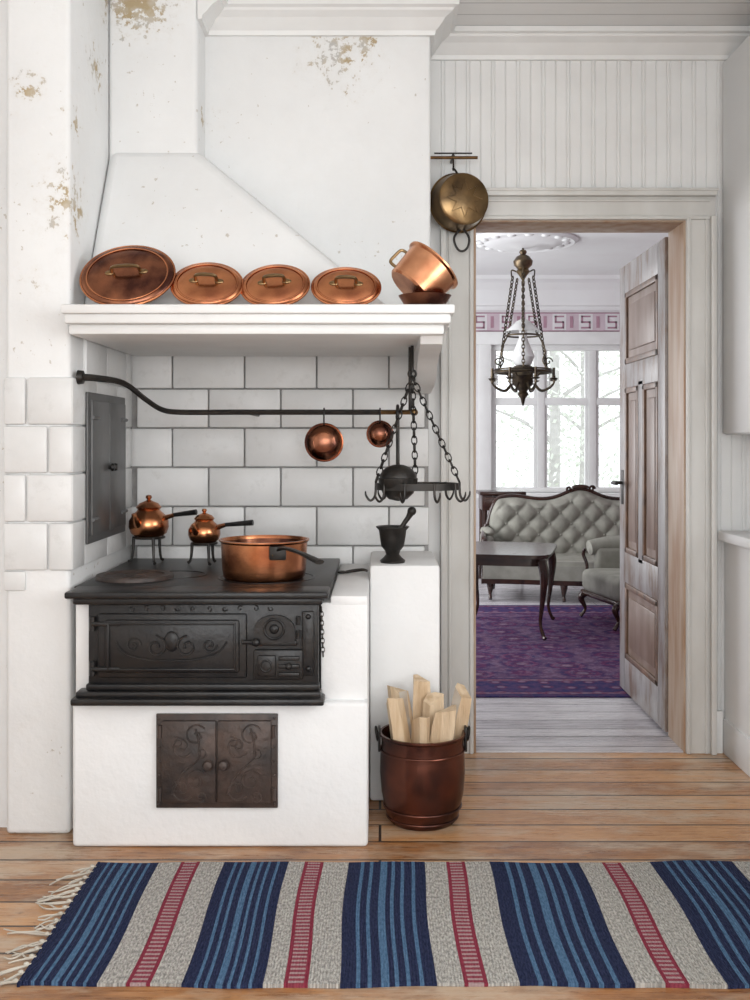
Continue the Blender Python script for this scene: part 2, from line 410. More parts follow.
# ------------------------------------------------------------------ iron stove
def spiral(c,r,turns,sgn=1,a0=0,n=14):
    pts=[]
    for i in range(n):
        t=i/(n-1);a=a0+sgn*turns*2*PI*t;rr=r*(1-t*.85)
        pts.append((c[0]+rr*math.cos(a),c[1],c[2]+rr*math.sin(a)))
    return pts
st=B('cast_iron_stove')
st.box(-.905,-.148,3.025,3.16,.724,.744,'iron',.006)
st.box(-.912,-.148,3.15,3.9,.724,.744,'iron',.004)
st.box(-.885,-.165,3.04,3.10,.705,.726,'iron',.006)
st.box(-.845,-.178,3.062,3.88,.422,.73,'iron',.004)
st.box(-.875,-.170,3.035,3.093,.438,.456,'iron',.005)
st.box(-.885,-.160,3.015,3.093,.42,.440,'iron',.006)
st.box(-.850,-.175,3.05,3.093,.456,.475,'iron',.005)
F=3.062
for i in range(10):
    x=-.72+i*.045
    st.tube(spiral((x,F-.001,.692),.009,.9,1 if i%2 else -1,i),.002,'iron',5,2)
st.box(-.815,-.385,F-.012,F+.01,.492,.678,'iron',.006)
st.box(-.795,-.405,F-.020,F,.508,.662,'iron',.008)
for q in ((-.782,-.418,.648,.654),(-.782,-.418,.517,.523)): st.box(q[0],q[1],F-.026,F-.018,q[2],q[3],'iron',.002)
for q in ((-.785,-.779),(-.421,-.415)): st.box(q[0],q[1],F-.026,F-.018,.517,.654,'iron',.002)
for sx in(1,-1):
    cx=-.6
    st.tube(spiral((cx+sx*.045,F-.021,.585),.032,1.4,sx,PI/2),.0035,'iron',6,3)
    st.tube(spiral((cx+sx*.11,F-.021,.59),.022,1.4,-sx,0),.003,'iron',6,3)
    st.tube([(cx,F-.021,.545),(cx+sx*.06,F-.021,.548),(cx+sx*.13,F-.021,.565),(cx+sx*.16,F-.021,.6)],.003,'iron',6,4)
st.ell((-.6,F-.020,.60),(.022,.008,.03),'iron')
for z in(.52,.65): 
    st.tube([(-.83,F-.012,z-.02),(-.83,F-.012,z+.02)],.009,'iron',k=1)
    st.box(-.83,-.75,F-.024,F-.01,z-.006,z+.006,'iron',.003)
st.tube([(-.395,F-.03,.60),(-.36,F-.035,.6)],.006,'iron',k=1); st.ell((-.355,F-.035,.6),.012,'iron')
ar=[(-.365,F-.016,.60)]+[(-.305-.06*math.cos(a),F-.016,.62+.045*math.sin(a)+.01) for a in [PI*j/10 for j in range(11)]]+[(-.245,F-.016,.60),(-.245,F-.016,.595),(-.365,F-.016,.595)]
st.ext(ar,(0,.02,0),'iron')
st.torus((-.305,F-.017,.635),.028,.004,'iron',RX(PI/2)); st.ell((-.305,F-.018,.635),(.014,.008,.014),'iron')
st.box(-.37,-.24,F-.01,F+.01,.585,.60,'iron',.003)
st.box(-.365,-.222,F-.016,F+.01,.488,.575,'iron',.006)
st.box(-.352,-.300,F-.023,F-.01,.50,.56,'iron',.004); st.torus((-.328,F-.024,.53),.016,.003,'iron',RX(PI/2),16)
for z in(.505,.528,.551): st.box(-.292,-.232,F-.026,F-.01,z-.005,z+.006,'iron',.002)
st.ell((-.262,F-.03,.53),(.01,.01,.01),'iron')
st.box(-.225,-.19,F-.012,F,.50,.685,'iron',.004)
for z in(.52,.67): st.ell((-.207,F-.012,z),.008,'iron')
for z in(.62,.66): st.tube([(-.235,F-.02,z-.012),(-.235,F-.02,z+.012)],.006,'iron',k=1)
for cx,cy,rr in((-.36,3.36,.155),(-.66,3.42,.10)):
    st.lathe([(rr,.744),(rr,.7455),(rr-.004,.7462),(rr-.008,.7455),(rr-.008,.744)],'iron',(cx,cy,0),40)
st.lathe([(0,.758),(.03,.758),(.035,.752),(.09,.752),(.095,.757),(.118,.757),(.122,.750),(.122,.744)],'rust',(-.775,3.34,0),40)
st.finish()
c=B('poker_chain'); c.chain((-.168,3.03,.70),(-.163,3.03,.56),.016,.010,.002,'ironm'); c.finish()
a=B('ash_pit_doors')
x0,x1,z0,z1=-.646,-.295,.118,.390;yf=3.058
a.box(x0,x1,yf-.010,yf,z0,z1,'rust',.003)
xm=-.47
for (p,q) in((x0+.018,xm-.002),(xm+.002,x1-.018)):
    a.box(p,q,yf-.02,yf-.005,z0+.018,z1-.018,'rust',.004)
    cx=(p+q)/2
    for sg,cz in((1,.33),(-1,.30),(1,.20),(-1,.175)):
        a.tube(spiral((cx+sg*.02,yf-.020,cz),.034,1.3,sg,PI*.2*sg),.0026,'rust',6,3)
        a.tube(spiral((cx-sg*.035,yf-.020,cz-.02),.018,1.1,-sg,PI*.6*sg),.0022,'rust',6,3)
    a.tube([(cx-.05,yf-.020,.16),(cx-.02,yf-.020,.22),(cx+.03,yf-.020,.27),(cx+.02,yf-.020,.35)],.003,'rust',6,5)
for sx in(-.022,.022):
    a.lathe([(0,.03),(.012,.027),(.016,.018),(.008,.008),(.010,0)],'rust',(xm+sx,yf-.02,.25),14,R=RX(PI/2))
for x in(x0+.009,x1-.009):
    for z in [z0+.012+i*(z1-z0-.024)/6 for i in range(7)]: a.ell((x,yf-.011,z),(.004,.003,.004),'rust',8,5)
for z in(.16,.34):
    for x in(x0+.012,x1-.012): a.tube([(x,yf-.015,z-.018),(x,yf-.015,z+.018)],.007,'rust',k=1)
a.finish()
# ------------------------------------------------------------------ rail and hanging things
RLY=3.5;RZ_=1.272
r=B('wall_rail')
r.tube([(-.908,3.20,1.370),(-.86,3.22,1.368),(-.80,3.30,1.357),(-.756,3.40,1.312),(-.715,3.46,1.280),(-.66,3.5,RZ_),(-.5,3.5,RZ_)],[.011,.010,.009,.009,.009,.009],'ironm',8,6)
r.tube([(-.5,3.5,RZ_),(-.0,3.5,RZ_)],.009,'ironm',8,1)
r.tube([(-.0,3.5,RZ_),(.112,3.5,RZ_)],.008,'brassd',8,1)
r.ell((.114,3.5,RZ_),.012,'brassd')
r.lathe([(0,.02),(.02,.016),(.022,.0),(0,0)],'ironm',(-.914,3.2,1.37),14,R=RY(PI/2))
r.tube([(.10,3.5,RZ_),(.10,3.5,1.487)],.006,'ironm',8,1)
r.tube([(-.45,3.5,RZ_),(-.45,3.907,RZ_)],.006,'ironm',8,1)
r.finish()
def skil(name,x,z,R_):
    b=B(name);y=RLY-.004
    pf=[(0,.034),(R_*.5,.032),(R_*.8,.024),(R_*.95,.008),(R_*1.04,0),(R_*1.04,-.004),(R_*.9,.004),(R_*.5,.027),(0,.029)]
    b.lathe(pf,'copperd',(x,y,z),36,R=RX(PI/2))
    b.torus((x,y,z),R_*1.03,.003,'copperd',RX(PI/2),36)
    b.torus((x,y-.030,z),R_*.55,.0015,'copperd',RX(PI/2),30)
    b.tube([(x,y-.002,z+R_*.95),(x,y-.008,z+R_+.01),(x,y-.012,RZ_+.004),(x,y+.002,RZ_+.0125),(x,y+.016,RZ_+.004)],.003,'ironm',6,5)
    b.finish()
skil('hanging_copper_pan',-.185,1.172,.060)
skil('hanging_copper_pan',0.0,1.200,.041)
h=B('hanging_hook_rack')
cx,cy,cz=.122,3.42,1.030;RR=.135
h.tube([(.105,3.44,1.487),(.105,3.44,1.40)],.005,'ironm',8,1)
h.torus((.105,3.44,1.395),.012,.004,'ironm',RX(PI/2),14)
n=36;vs=[]
for zz,rr in((-.011,RR),(.011,RR),(.011,RR-.005),(-.011,RR-.005)):
    vs+=[(cx+rr*math.cos(2*PI*i/n),cy+rr*.7*math.sin(2*PI*i/n),cz+zz) for i in range(n)]
fs=[(p*n+i,p*n+(i+1)%n,((p+1)%4)*n+(i+1)%n,((p+1)%4)*n+i) for p in range(4) for i in range(n)]
h.add(vs,fs,'ironm')
for ang in(PI,0.05,1.6):
    e=(cx+RR*math.cos(ang),cy+RR*.7*math.sin(ang),cz+.015)
    h.chain((.105,3.44,1.385),e,.030,.018,.0035,'ironm')
for ang in(PI,2.4,-2.5,-1.9,-1.2,-.5,0.0,.8):
    ex=cx+(RR)*math.cos(ang);ey=cy+(RR)*.7*math.sin(ang)
    o=Vector((math.cos(ang),math.sin(ang)*.7,0)).normalized()
    p=Vector((ex,ey,cz))
    h.tube([p+Vector((0,0,.012)),p+o*.003+Vector((0,0,-.03)),p+o*.018+Vector((0,0,-.046)),p+o*.032+Vector((0,0,-.03)),p+o*.034+Vector((0,0,-.015))],[.004,.004,.004,.0035,.002],'ironm',6,4)
h.finish()
l=B('hanging_iron_ladle')
lx,ly,lz=.058,3.475,1.045
l.lathe([(0,-.062),(.03,-.055),(.05,-.036),(.062,-.005),(.064,.012),(.058,.014),(.05,-.01),(.03,-.03),(0,-.04)],'ironm',(lx,ly-.075,lz),24)
l.ell((lx,ly-.075,lz+.012),(.060,.060,.045),'ironm',20,10)
l.tube([(lx,ly-.05,lz+.03),(lx,ly-.03,lz+.08),(lx,ly-.018,lz+.16),(lx,ly-.016,lz+.222),(lx,ly-.008,lz+.244),(lx,ly+.024,lz+.246),(lx,ly+.043,lz+.222)],[.007,.006,.006,.006,.005,.004],'ironm',8,5)
l.finish()
m=B('mortar_and_pestle')
m.lathe([(0,0),(.040,0),(.042,.008),(.030,.018),(.022,.028),(.026,.04),(.038,.055),(.043,.085),(.046,.108),(.056,.118),(.055,.121),(.045,.118),(.036,.10),(.030,.06),(0,.05)],'ironm',(0,0,0),28)
m.tube([(0,0,.065),(.035,0,.125),(.052,0,.150),(.062,0,.168)],[.014,.008,.009,.013],'ironm',10,4)
m.ell((.064,0,.171),.015,'ironm')
m.finish((.042,3.52,.772))
q=B('stove_lid_lifter')
q.tube([(0,0,.006),(.03,.01,.010),(.06,.0,.014),(.075,-.004,.010)],[.005,.006,.005,.004],'ironm',8,4); q.torus((-.012,0,.006),.012,.004,'ironm',None,14)
q.finish((-.117,3.6,.724))
# ------------------------------------------------------------------ kettles on trivets
def kettle(name,x,y,zt,sc,hl,ang,th):
    b=B(name)
    b.torus((0,0,th),.055*sc,.0045,'ironm',None,28)
    for i in range(3):
        a=-PI/2+.5+2*PI*i/3;ca,sa=math.cos(a),math.sin(a);R_=.055*sc
        b.tube([(ca*R_,sa*R_,th),(ca*R_*1.05,sa*R_*1.05,th*.5),(ca*R_*1.15,sa*R_*1.15,.014),(ca*R_*1.35,sa*R_*1.35,.006)],[.006,.005,.0045,.006],'ironm',7,4)
    z=th+.003
    P=[(0,0),(.048,0),(.064,.012),(.072,.035),(.071,.058),(.060,.078),(.046,.090),(.040,.098),(.044,.103)]
    b.lathe([(r_*sc,z+h_*sc) for r_,h_ in P],'copper',(0,0,0),36)
    Lp=[(.044,.103),(.046,.107),(.034,.121),(.014,.129),(.006,.134),(.012,.142),(.009,.150),(0,.152)]
    b.lathe([(r_*sc,z+h_*sc) for r_,h_ in Lp],'copper',(0,0,0),28)
    b.tube([(-.025*sc,-.058*sc,z+.050*sc),(-.030*sc,-.078*sc,z+.066*sc),(-.034*sc,-.088*sc,z+.088*sc)],[.018*sc,.012*sc,.009*sc],'copper',10,5)
    ca,sa=math.cos(ang),math.sin(ang)
    b.tube([(ca*.055*sc,sa*.055*sc,z+.066*sc),(ca*.10*sc,sa*.10*sc,z+.080*sc)],[.010,.007],'copper',8,1)
    b.tube([(ca*.10*sc,sa*.10*sc,z+.080*sc),(ca*(.10*sc+hl),sa*(.10*sc+hl),z+.092*sc)],[.007,.010],'iron',8,1)
    b.finish((x,y,zt))
kettle('copper_kettle',-.818,3.74,.744,.97,.085,-.25,.092)
kettle('copper_kettle',-.615,3.70,.744,.78,.10,-.2,.075)
p=B('copper_saucepan')
p.lathe([(0,0),(.122,0),(.128,.006),(.132,.03),(.136,.112),(.142,.118),(.142,.122),(.135,.122),(.131,.112),(.126,.03),(.118,.008),(0,.008)],'copper',(0,0,0),48)
p.lathe([(.1345,.118),(.130,.110),(.1252,.03),(.117,.0095),(0,.0095)],'copperd',(0,0,0),48)
p.tube([(.055,-.13,.095),(.075,-.155,.108),(.13,-.235,.103),(.195,-.345,.088)],[.012,.010,.010,.014],'ironm',8,5,flat=.5)
p.box(.03,.08,-.142,-.118,.07,.112,'ironm',.004)
for dx in(-.0,.018,.036): p.ell((.04+dx,-.140+dx*.3,.085),.004,'brassd',8,5)
p.finish((-.365,3.335,.7463))
# ------------------------------------------------------------------ shelf lids
def lid(name,x,W,Hh,matf,y=3.115,lean=.50,roll=0.):
    b=B(name)
    pf=[(0,.020),(.55,.020),(.72,.016),(.84,.010),(.90,.012),(.97,.008),(1.0,.002),(1.0,-.004),(.9,.002),(.7,.006),(0,.010)]
    b.lathe(pf,matf,(0,0,0),48,W,Hh)
    n=48
    b.tube([(W*math.cos(2*PI*i/n),Hh*math.sin(2*PI*i/n),.003) for i in range(n+1)],.004,'copper',6,1)
    b.tube([(W*.86*math.cos(2*PI*i/n),Hh*.86*math.sin(2*PI*i/n),.0115) for i in range(n+1)],.0025,'copper',6,1)
    b.tube([(-W*.38,0,.021),(-W*.30,0,.024),(-W*.26,0,.045),(0,0,.050),(W*.26,0,.045),(W*.30,0,.024),(W*.38,0,.021)],[.007,.006,.005,.006,.005,.006,.007],'brassd',8,5)
    for sx in(-1,1): b.ell((sx*W*.36,0,.021),(.014,.009,.004),'brassd',12,6)
    R_=Matrix.Rotation(roll,4,'Y')@Matrix.Rotation(PI/2-lean,4,'X')
    o=b.finish()
    zmin=min((R_@v.co).z for v in o.data.vertices)
    o.matrix_world=Matrix.Translation((x,y,1.5725-zmin))@R_
    return o
lid('oval_copper_lid',-.762,.142,.116,'copperd',y=3.195,lean=.54,roll=-.05)
lid('oval_copper_lid',-.521,.107,.084,'copper',y=3.185,lean=.56,roll=.03)
lid('oval_copper_lid',-.316,.103,.080,'copper',y=3.185,lean=.56,roll=-.06)
lid('oval_copper_lid',-.102,.103,.075,'copper',y=3.185,lean=.56,roll=.02)
g=B('copper_bowl')
g.lathe([(0,0),(.04,0),(.062,.012),(.078,.036),(.080,.04),(.074,.038),(.058,.016),(0,.006)],'copperd',(0,0,0),36)
g.finish((.135,3.17,1.5725))
g=B('tilted_copper_pot')
g.lathe([(0,0),(.074,0),(.08,.006),(.088,.10),(.096,.105),(.096,.110),(.086,.108),(.078,.01),(0,.008)],'copperl',(0,0,0),40)
g.lathe([(.0858,.107),(.0775,.011),(0,.009)],'tin',(0,0,0),40)
g.tube([(-.083,0,.085),(-.105,0,.080),(-.108,0,.055),(-.105,0,.03),(-.081,0,.028)],.005,'brassd',8,5)
o=g.finish()
R_=Matrix.Rotation(-.25,4,'X')@Matrix.Rotation(math.radians(42),4,'Y')
o.matrix_world=Matrix.Translation((.090,3.19,1.5725+.060))@R_
# ------------------------------------------------------------------ pan on the wall + bracket
b=B('wall_hook_bracket')
b.tube([(.182,3.90,2.222),(.36,3.90,2.222)],.006,'brassd',8,1)
b.tube([(.20,3.90,2.238),(.34,3.90,2.238)],.003,'ironm',6,1)
b.tube([(.27,3.998,2.23),(.27,3.90,2.23)],.006,'ironm',8,1)
b.tube([(.27,3.9,2.22),(.27,3.885,2.195),(.27,3.893,2.175),(.27,3.91,2.185)],.004,'ironm',6,4)
b.finish()
b=B('hanging_brass_pan')
pf=[(0,.075),(.085,.073),(.095,.066),(.101,.03),(.106,0),(.112,-.004),(.110,-.008),(.1,-.002),(.094,.06),(0,.068)]
Rp=RZ(.25)@RX(PI/2)
C=Vector((.291,3.93,2.062))
b.lathe(pf,'brassd',C,44,R=Rp)
star=[]
for i in range(16):
    a_=PI*i/8;rr=.07 if i%2==0 else .035
    star.append(C+Rp@Vector((rr*math.cos(a_),rr*math.sin(a_),.0745)))
b.tube(star+[star[0]],.0014,'brassd',5,1)
b.tube([C+Vector((0,-.0,.10)),C+Vector((-.01,-.02,.112)),C+Vector((-.02,-.03,.120))],.004,'ironm',6,3)
b.tube([(.30,3.92,1.965),(.275,3.92,1.93),(.285,3.92,1.892),(.305,3.92,1.88),(.325,3.92,1.895),(.33,3.92,1.93),(.31,3.92,1.962)],.0045,'ironm',7,5)
b.finish()
# ------------------------------------------------------------------ firewood bucket
b=B('copper_firewood_bucket')
b.lathe([(0,0),(.098,0),(.104,.006),(.114,.03),(.127,.09),(.132,.15),(.131,.20),(.127,.245),(.129,.262),(.135,.268),(.135,.274),(.127,.274),(.122,.25),(.120,.15),(.105,.02),(0,.018)],'bucketc',(0,0,0),48)
for z,rr in((.018,.110),(.050,.120),(.222,.130)): b.torus((0,0,z),rr,.0035,'bucketc',None,44)
for sx in(-1,1):
    b.box(sx*.134-.004,sx*.134+.004,-.016,.016,.215,.290,'ironm',.002)
    b.torus((sx*.142,0,.268),.020,.004,'ironm',RY(PI/2+sx*.15),20)
b.finish((.132,3.285,0.0))
b=B('firewood_logs')
L_=[(-.055,-.035,-.15,-.06,.36,.078),(.000,-.055,-.02,-.08,.31,.070),(.055,-.035,.12,-.06,.33,.078),(-.045,.035,-.12,.05,.37,.076),(.02,.03,.06,.03,.345,.074),(.075,.04,.22,.05,.37,.072),(.0,.07,-.02,.10,.390,.066)]
for i,(x,y,tx,ty,hh,w_) in enumerate(L_):
    a0=random.random()*6
    R3=Matrix.Translation((x*.72,y*.72,.028))@Matrix.Rotation(tx*.9,4,'Y')@Matrix.Rotation(-ty*.9,4,'X')@Matrix.Rotation(a0,4,'Z')
    poly=[(-w_*.5,-w_*.35),(w_*.5,-w_*.4),(w_*.42,w_*.1),(w_*.05,w_*.5),(-w_*.35,w_*.25)]
    b.T=R3
    vs=[];N=6
    for j in range(N):
        t_=j/(N-1)
        for (px,py) in poly:
            vs.append((px*(1-.15*t_)+random.uniform(-.003,.003),py*(1-.25*t_)+random.uniform(-.003,.003),hh*t_+(px*.35+random.uniform(-.008,.008) if j==N-1 else 0)))
    k5=5;fs=[];fb=[]
    for j in range(N-1):
        for q_ in range(k5):
            f_=(j*k5+q_,j*k5+(q_+1)%k5,(j+1)*k5+(q_+1)%k5,(j+1)*k5+q_)
            (fb if q_==3 and i%2 else fs).append(f_)
    fs+=[tuple(range(k5)),tuple(range((N-1)*k5,N*k5))]
    b.add(vs,fs,'log')
    if fb: b.add(vs,fb,'bark')
b.T=Matrix()
b.finish((.132,3.285,0.0),ang=20)
# ------------------------------------------------------------------ kitchen rug
def rug():
    b=B('striped_rag_rug')
    y0,y1=2.278,2.935
    segs=[]
    def navy(a,c):
        ws=[.17,.045,.08,.045,.10,.09,.06,.045,.08,.045,.10,.045,.14];t_=sum(ws);x=a
        for i,w_ in enumerate(ws):
            nx=x+(c-a)*w_/t_; segs.append((x,nx,'rblue' if i%2 else 'rnavy')); x=nx
    def white(a,c,r_):
        segs.append((a,r_-.026,'rwhite'));segs.append((r_-.026,r_-.017,'rred'));segs.append((r_-.017,r_+.017,'rredl'));segs.append((r_+.017,r_+.026,'rred'));segs.append((r_+.026,c,'rwhite'))
    navy(-.78,-.61);white(-.61,-.43,-.523);navy(-.43,-.255);white(-.255,-.09,-.185);navy(-.09,.12);white(.12,.30,.205);navy(.30,.55);white(.55,.75,.642);navy(.75,.98);white(.98,1.16,1.07);navy(1.16,1.245)
    NY=24
    def zz(x,y): return .0085+.0022*math.sin(x*9+y*4)*math.sin(y*11+1)
    def ed(x,s): return .005*math.sin(x*7+s*2)+.0025*math.sin(x*23+s)
    for a,c,mt in segs:
        nx=max(1,int((c-a)/.03));vs=[];fs=[]
        for i in range(nx+1):
            x=a+(c-a)*i/nx
            for j in range(NY+1):
                y=y0+(y1-y0)*j/NY; y+=ed(x,1)*(j/NY)+ed(x,0)*(1-j/NY)
                xx=x+.004*math.sin(y*9+x*3)
                vs.append((xx,y,zz(x,y)))
        for i in range(nx):
            for j in range(NY): fs.append((i*(NY+1)+j,(i+1)*(NY+1)+j,(i+1)*(NY+1)+j+1,i*(NY+1)+j+1))
        b.add(vs,fs,mt)
        for jj in(0,NY):
            ev=[];ef=[]
            for i in range(nx+1):
                q=vs[i*(NY+1)+jj]; ev+=[q,(q[0],q[1],.0005)]
            for i in range(nx): ef.append((2*i,2*i+2,2*i+3,2*i+1))
            b.add(ev,ef,mt)
    for x in(-.78,1.245): b.box(x-.003,x+.003,y0,y1,.0005,.009,'rnavy')
    y=y0+.012
    while y<y1:
        L=random.uniform(.05,.12);a_=random.uniform(-.9,.3)
        for q in range(2):
            ys=y+random.uniform(-.004,.004);aa=a_+random.uniform(-.15,.15);LL=L*random.uniform(.8,1.1)
            pts=[(-.779,ys,.008),(-.779-LL*.35,ys+aa*LL*.2+random.uniform(-.01,.01),.006),(-.779-LL*.7,ys+aa*LL*.6+random.uniform(-.015,.015),.005),(-.779-LL,ys+aa*LL+random.uniform(-.02,.02),.004)]
            b.tube(pts,[.0022,.0024,.002,.0016],'thread',5,4)
        b.ell((-.79,y,.009),(.007,.006,.005),'thread',8,5)
        y+=.036
    b.finish(ang=60)
rug()
# ------------------------------------------------------------------ door casing, jamb, door leaf
c=B('door_casing_trim')
def casing(c,x0,x1,z0,z1,outer):
    c.box(x0,x1,3.975,3.999,z0,z1,'casing',.003)
    ox=(x0,x0+.022) if outer<0 else (x1-.022,x1)
    c.box(ox[0],ox[1],3.952,3.98,z0,z1,'casing',.005)
    ix=(x1-.016,x1) if outer<0 else (x0,x0+.016)
    c.box(ix[0],ix[1],3.965,3.98,z0,z1,'casing',.005)
    m_=(x0+.03,x0+.04) if outer<0 else (x1-.04,x1-.03)
    c.box(m_[0],m_[1],3.968,3.98,z0,z1,'casing',.004)
casing(c,.227,.352,0,2.02,-1);casing(c,1.152,1.262,0,2.02,1)
c.box(.227,1.262,3.975,3.999,2.008,2.115,'casing',.003)
c.box(.227,1.262,3.952,3.98,2.095,2.117,'casing',.005)
c.box(.25,1.24,3.965,3.98,2.008,2.024,'casing',.005)
c.box(.25,1.24,3.968,3.98,2.075,2.085,'casing',.004)
c.box(.222,1.267,3.948,3.99,2.112,2.124,'casing',.005)
c.finish()
j=B('door_jamb_trim')
j.box(.338,.362,3.985,4.2,0,2.006,'jamb',.002).box(1.145,1.169,3.985,4.2,0,2.006,'jamb',.002).box(.338,1.169,3.985,4.2,2.003,2.022,'jamb',.002)
j.box(.362,1.145,3.99,4.2,-.02,.006,'floor2',.002)
j.finish()
d=B('door_1')
x0,x1=1.136,1.174;ya,yb=4.215,5.01
d.box(x0+.008,x1-.008,ya+.01,yb-.01,.02,1.985,'doorpanel')
def stile(y0,y1,z0,z1): d.box(x0,x1,y0,y1,z0,z1,'door',.003)
stile(ya,ya+.11,.015,1.99);stile(yb-.11,yb,.015,1.99)
for z0,z1 in((.015,.17),(.52,.66),(1.42,1.53),(1.86,1.99)): stile(ya+.1,yb-.1,z0,z1)
ym=(ya+yb)/2; stile(ym-.04,ym+.04,.64,1.44)
def pan(y0,y1,z0,z1):
    for xs in((x0-.003,x0+.010),(x1-.010,x1+.003)):
        d.box(xs[0],xs[1],y0,y0+.028,z0,z1,'doortrim',.004);d.box(xs[0],xs[1],y1-.028,y1,z0,z1,'doortrim',.004)
        d.box(xs[0],xs[1],y0,y1,z0,z0+.026,'doortrim',.004);d.box(xs[0],xs[1],y0,y1,z1-.026,z1,'doortrim',.004)
    d.box(x0+.002,x1-.002,y0+.06,y1-.06,z0+.06,z1-.06,'doorpanel',.006)
pan(ya+.11,yb-.11,1.53,1.86);pan(ya+.11,yb-.11,.17,.52);pan(ya+.11,ym-.04,.66,1.42);pan(ym+.04,yb-.11,.66,1.42)
for z in(.3,1.05,1.75):
    d.tube([(1.180,4.208,z-.05),(1.180,4.208,z+.05)],.007,'ironm',8,1)
d.box(x0-.004,x0,yb-.08,yb-.04,.88,1.04,'ironm',.001)
d.tube([(x0,yb-.06,.98),(x0-.045,yb-.06,.98),(x0-.05,yb-.10,.98),(x0-.05,yb-.16,.98)],.008,'ironm',8,4)
d.finish()
# ------------------------------------------------------------------ right-hand counter & cabinet
k=B('kitchen_counter')
k.box(1.30,1.895,1.2,3.985,.0,.80,'cab')
k.box(1.262,1.895,1.18,3.95,.805,.842,'cab',.006)
k.box(1.292,1.895,1.2,3.985,.0,.13,'cab',.004)
k.finish()
k=B('upper_wall_cabinet')
k.box(1.300,1.895,2.3,3.985,1.20,2.60,'cab',.004)
k.box(1.288,1.301,2.31,3.10,1.205,2.595,'cab',.004);k.box(1.288,1.301,3.11,3.975,1.205,2.595,'cab',.004)
k.finish()
B('baseboard_back').box(1.262,1.291,3.975,3.999,0,.16,'paint',.004).finish()
def winframe(name,ax,p,a0,a1,z0,z1,nx,mat='paint',tr=None,dd=.05):
    b=B(name);fw=.05
    def bx(u0,u1,q0,q1,dp,m_):
        if ax=='y': b.box(u0,u1,p-dp,p+dp,q0,q1,m_,0 if m_=='glass' else .004)
        else: b.box(p-dp,p+dp,u0,u1,q0,q1,m_,0 if m_=='glass' else .004)
    bx(a0,a1,z0,z0+fw,dd,mat);bx(a0,a1,z1-fw,z1,dd,mat)
    for i in range(nx+1):
        u=a0+(a1-a0)*i/nx; lo=max(a0,u-.035);hi=min(a1,u+.035)
        if i==0: lo,hi=a0,a0+fw
        if i==nx: lo,hi=a1-fw,a1
        bx(lo,hi,z0,z1,dd*.9,mat)
        if i<nx:
            L=u+.035;R_=a0+(a1-a0)*(i+1)/nx-.035
            bx(L,L+.03,z0,z1,dd*.5,mat);bx(R_-.03,R_,z0,z1,dd*.5,mat)
    if tr: bx(a0,a1,tr-.035,tr+.035,dd*.8,mat)
    return b,bx
b,bx=winframe('window_2','y',-2.25,-1.5,1.5,.7,2.4,3,tr=1.9);b.finish()
b,bx=winframe('window_3','x',1.95,.2,2.2,.95,2.3,2,tr=1.85);b.finish()
# ------------------------------------------------------------------ living room
B('floor_living_room').box(-1.2,4.0,4.0,10.2,-.1,-.0005,'floor2').finish()
B('ceiling_living_room').box(-1.2,4.0,4.19,10.2,H,H+.1,'ceil').finish()
wl=B('wall_living_left')
wl.box(-1.3,-1.2,4.19,5.6,0,H,'wallfar').box(-1.3,-1.2,8.8,10.2,0,H,'wallfar').box(-1.3,-1.2,5.6,8.8,0,.7,'wallfar').box(-1.3,-1.2,5.6,8.8,2.2,H,'wallfar').finish()
B('wall_living_right').box(4.0,4.1,4.19,10.2,0,H,'pinkwall').finish()
X0,X1,Z0,Z1=1.04,3.48,.68,2.08
wb=B('wall_living_window_side')
wb.box(-1.2,X0,10.0,10.2,0,H,'wallfar').box(X1,4.0,10.0,10.2,0,H,'wallfar').box(X0,X1,10.0,10.2,0,Z0,'wallfar').box(X0,X1,10.0,10.2,Z1,H,'wallfar').finish()
b,bx=winframe('window_1','y',10.08,X0,X1,Z0,Z1,5,tr=1.545,dd=.06)
b.box(X0-.11,X0+.01,9.965,9.999,Z0-.05,Z1+.12,'paint',.005);b.box(X1-.01,X1+.11,9.965,9.999,Z0-.05,Z1+.12,'paint',.005)
b.box(X0-.13,X1+.13,9.955,9.999,Z1,Z1+.12,'paint',.005);b.box(X0-.12,X1+.12,9.86,10.05,Z0-.05,Z0,'paint',.006)
b.box(X0,X1,10.075,10.08,Z0,Z1,'glass')
b.finish()
b,bx=winframe('added_living_window','x',-1.25,5.6,8.8,.7,2.2,4,tr=1.7);b.finish()  # unseen window, added as a place for the living room fill lamp
cv=[(0,-.30),(.015,-.30),(.02,-.27),(.04,-.26),(.05,-.20),(.08,-.12),(.14,-.06),(.20,-.035),(.21,-.0),(0,0)]
B('trim_2').molding([(-1.2,10.0),(4.0,10.0)],cv,H,'ceil').finish(ang=20)
B('trim_3').molding([(4.0,10.0),(4.0,4.19)],cv,H,'ceil').finish(ang=20)
fz=B('wallpaper_frieze_trim')
fz.box(-1.19,3.99,9.990,9.998,2.205,2.385,'pinkl')
fz.box(-1.19,3.99,9.988,9.992,2.205,2.215,'pink');fz.box(-1.19,3.99,9.988,9.992,2.375,2.385,'pink')
x=-1.1;i=0
while x<3.9:
    y0,y1=9.986,9.992
    if i%2==0:
        fz.box(x-.02,x+.11,9.988,9.991,2.218,2.372,'wallfar')
        for q in((0,.09,2.34,2.355),(0,.018,2.29,2.355),(0,.09,2.285,2.302),(.072,.09,2.235,2.302),(0,.09,2.232,2.249)): fz.box(x+q[0],x+q[1],y0,y1,q[2],q[3],'pink')
    else:
        fz.box(x+.02,x+.05,y0,y1,2.24,2.35,'pink')
    x+=.125;i+=1
fz.finish()
B('baseboard_living').box(-1.19,3.99,9.975,9.999,0,.2,'paint',.004).finish()
r=B('persian_rug')
xa,xb,ya_,yb_=-.3,2.5,4.84,7.5
r.box(xa,xb,ya_,yb_,.0,.008,'persb')
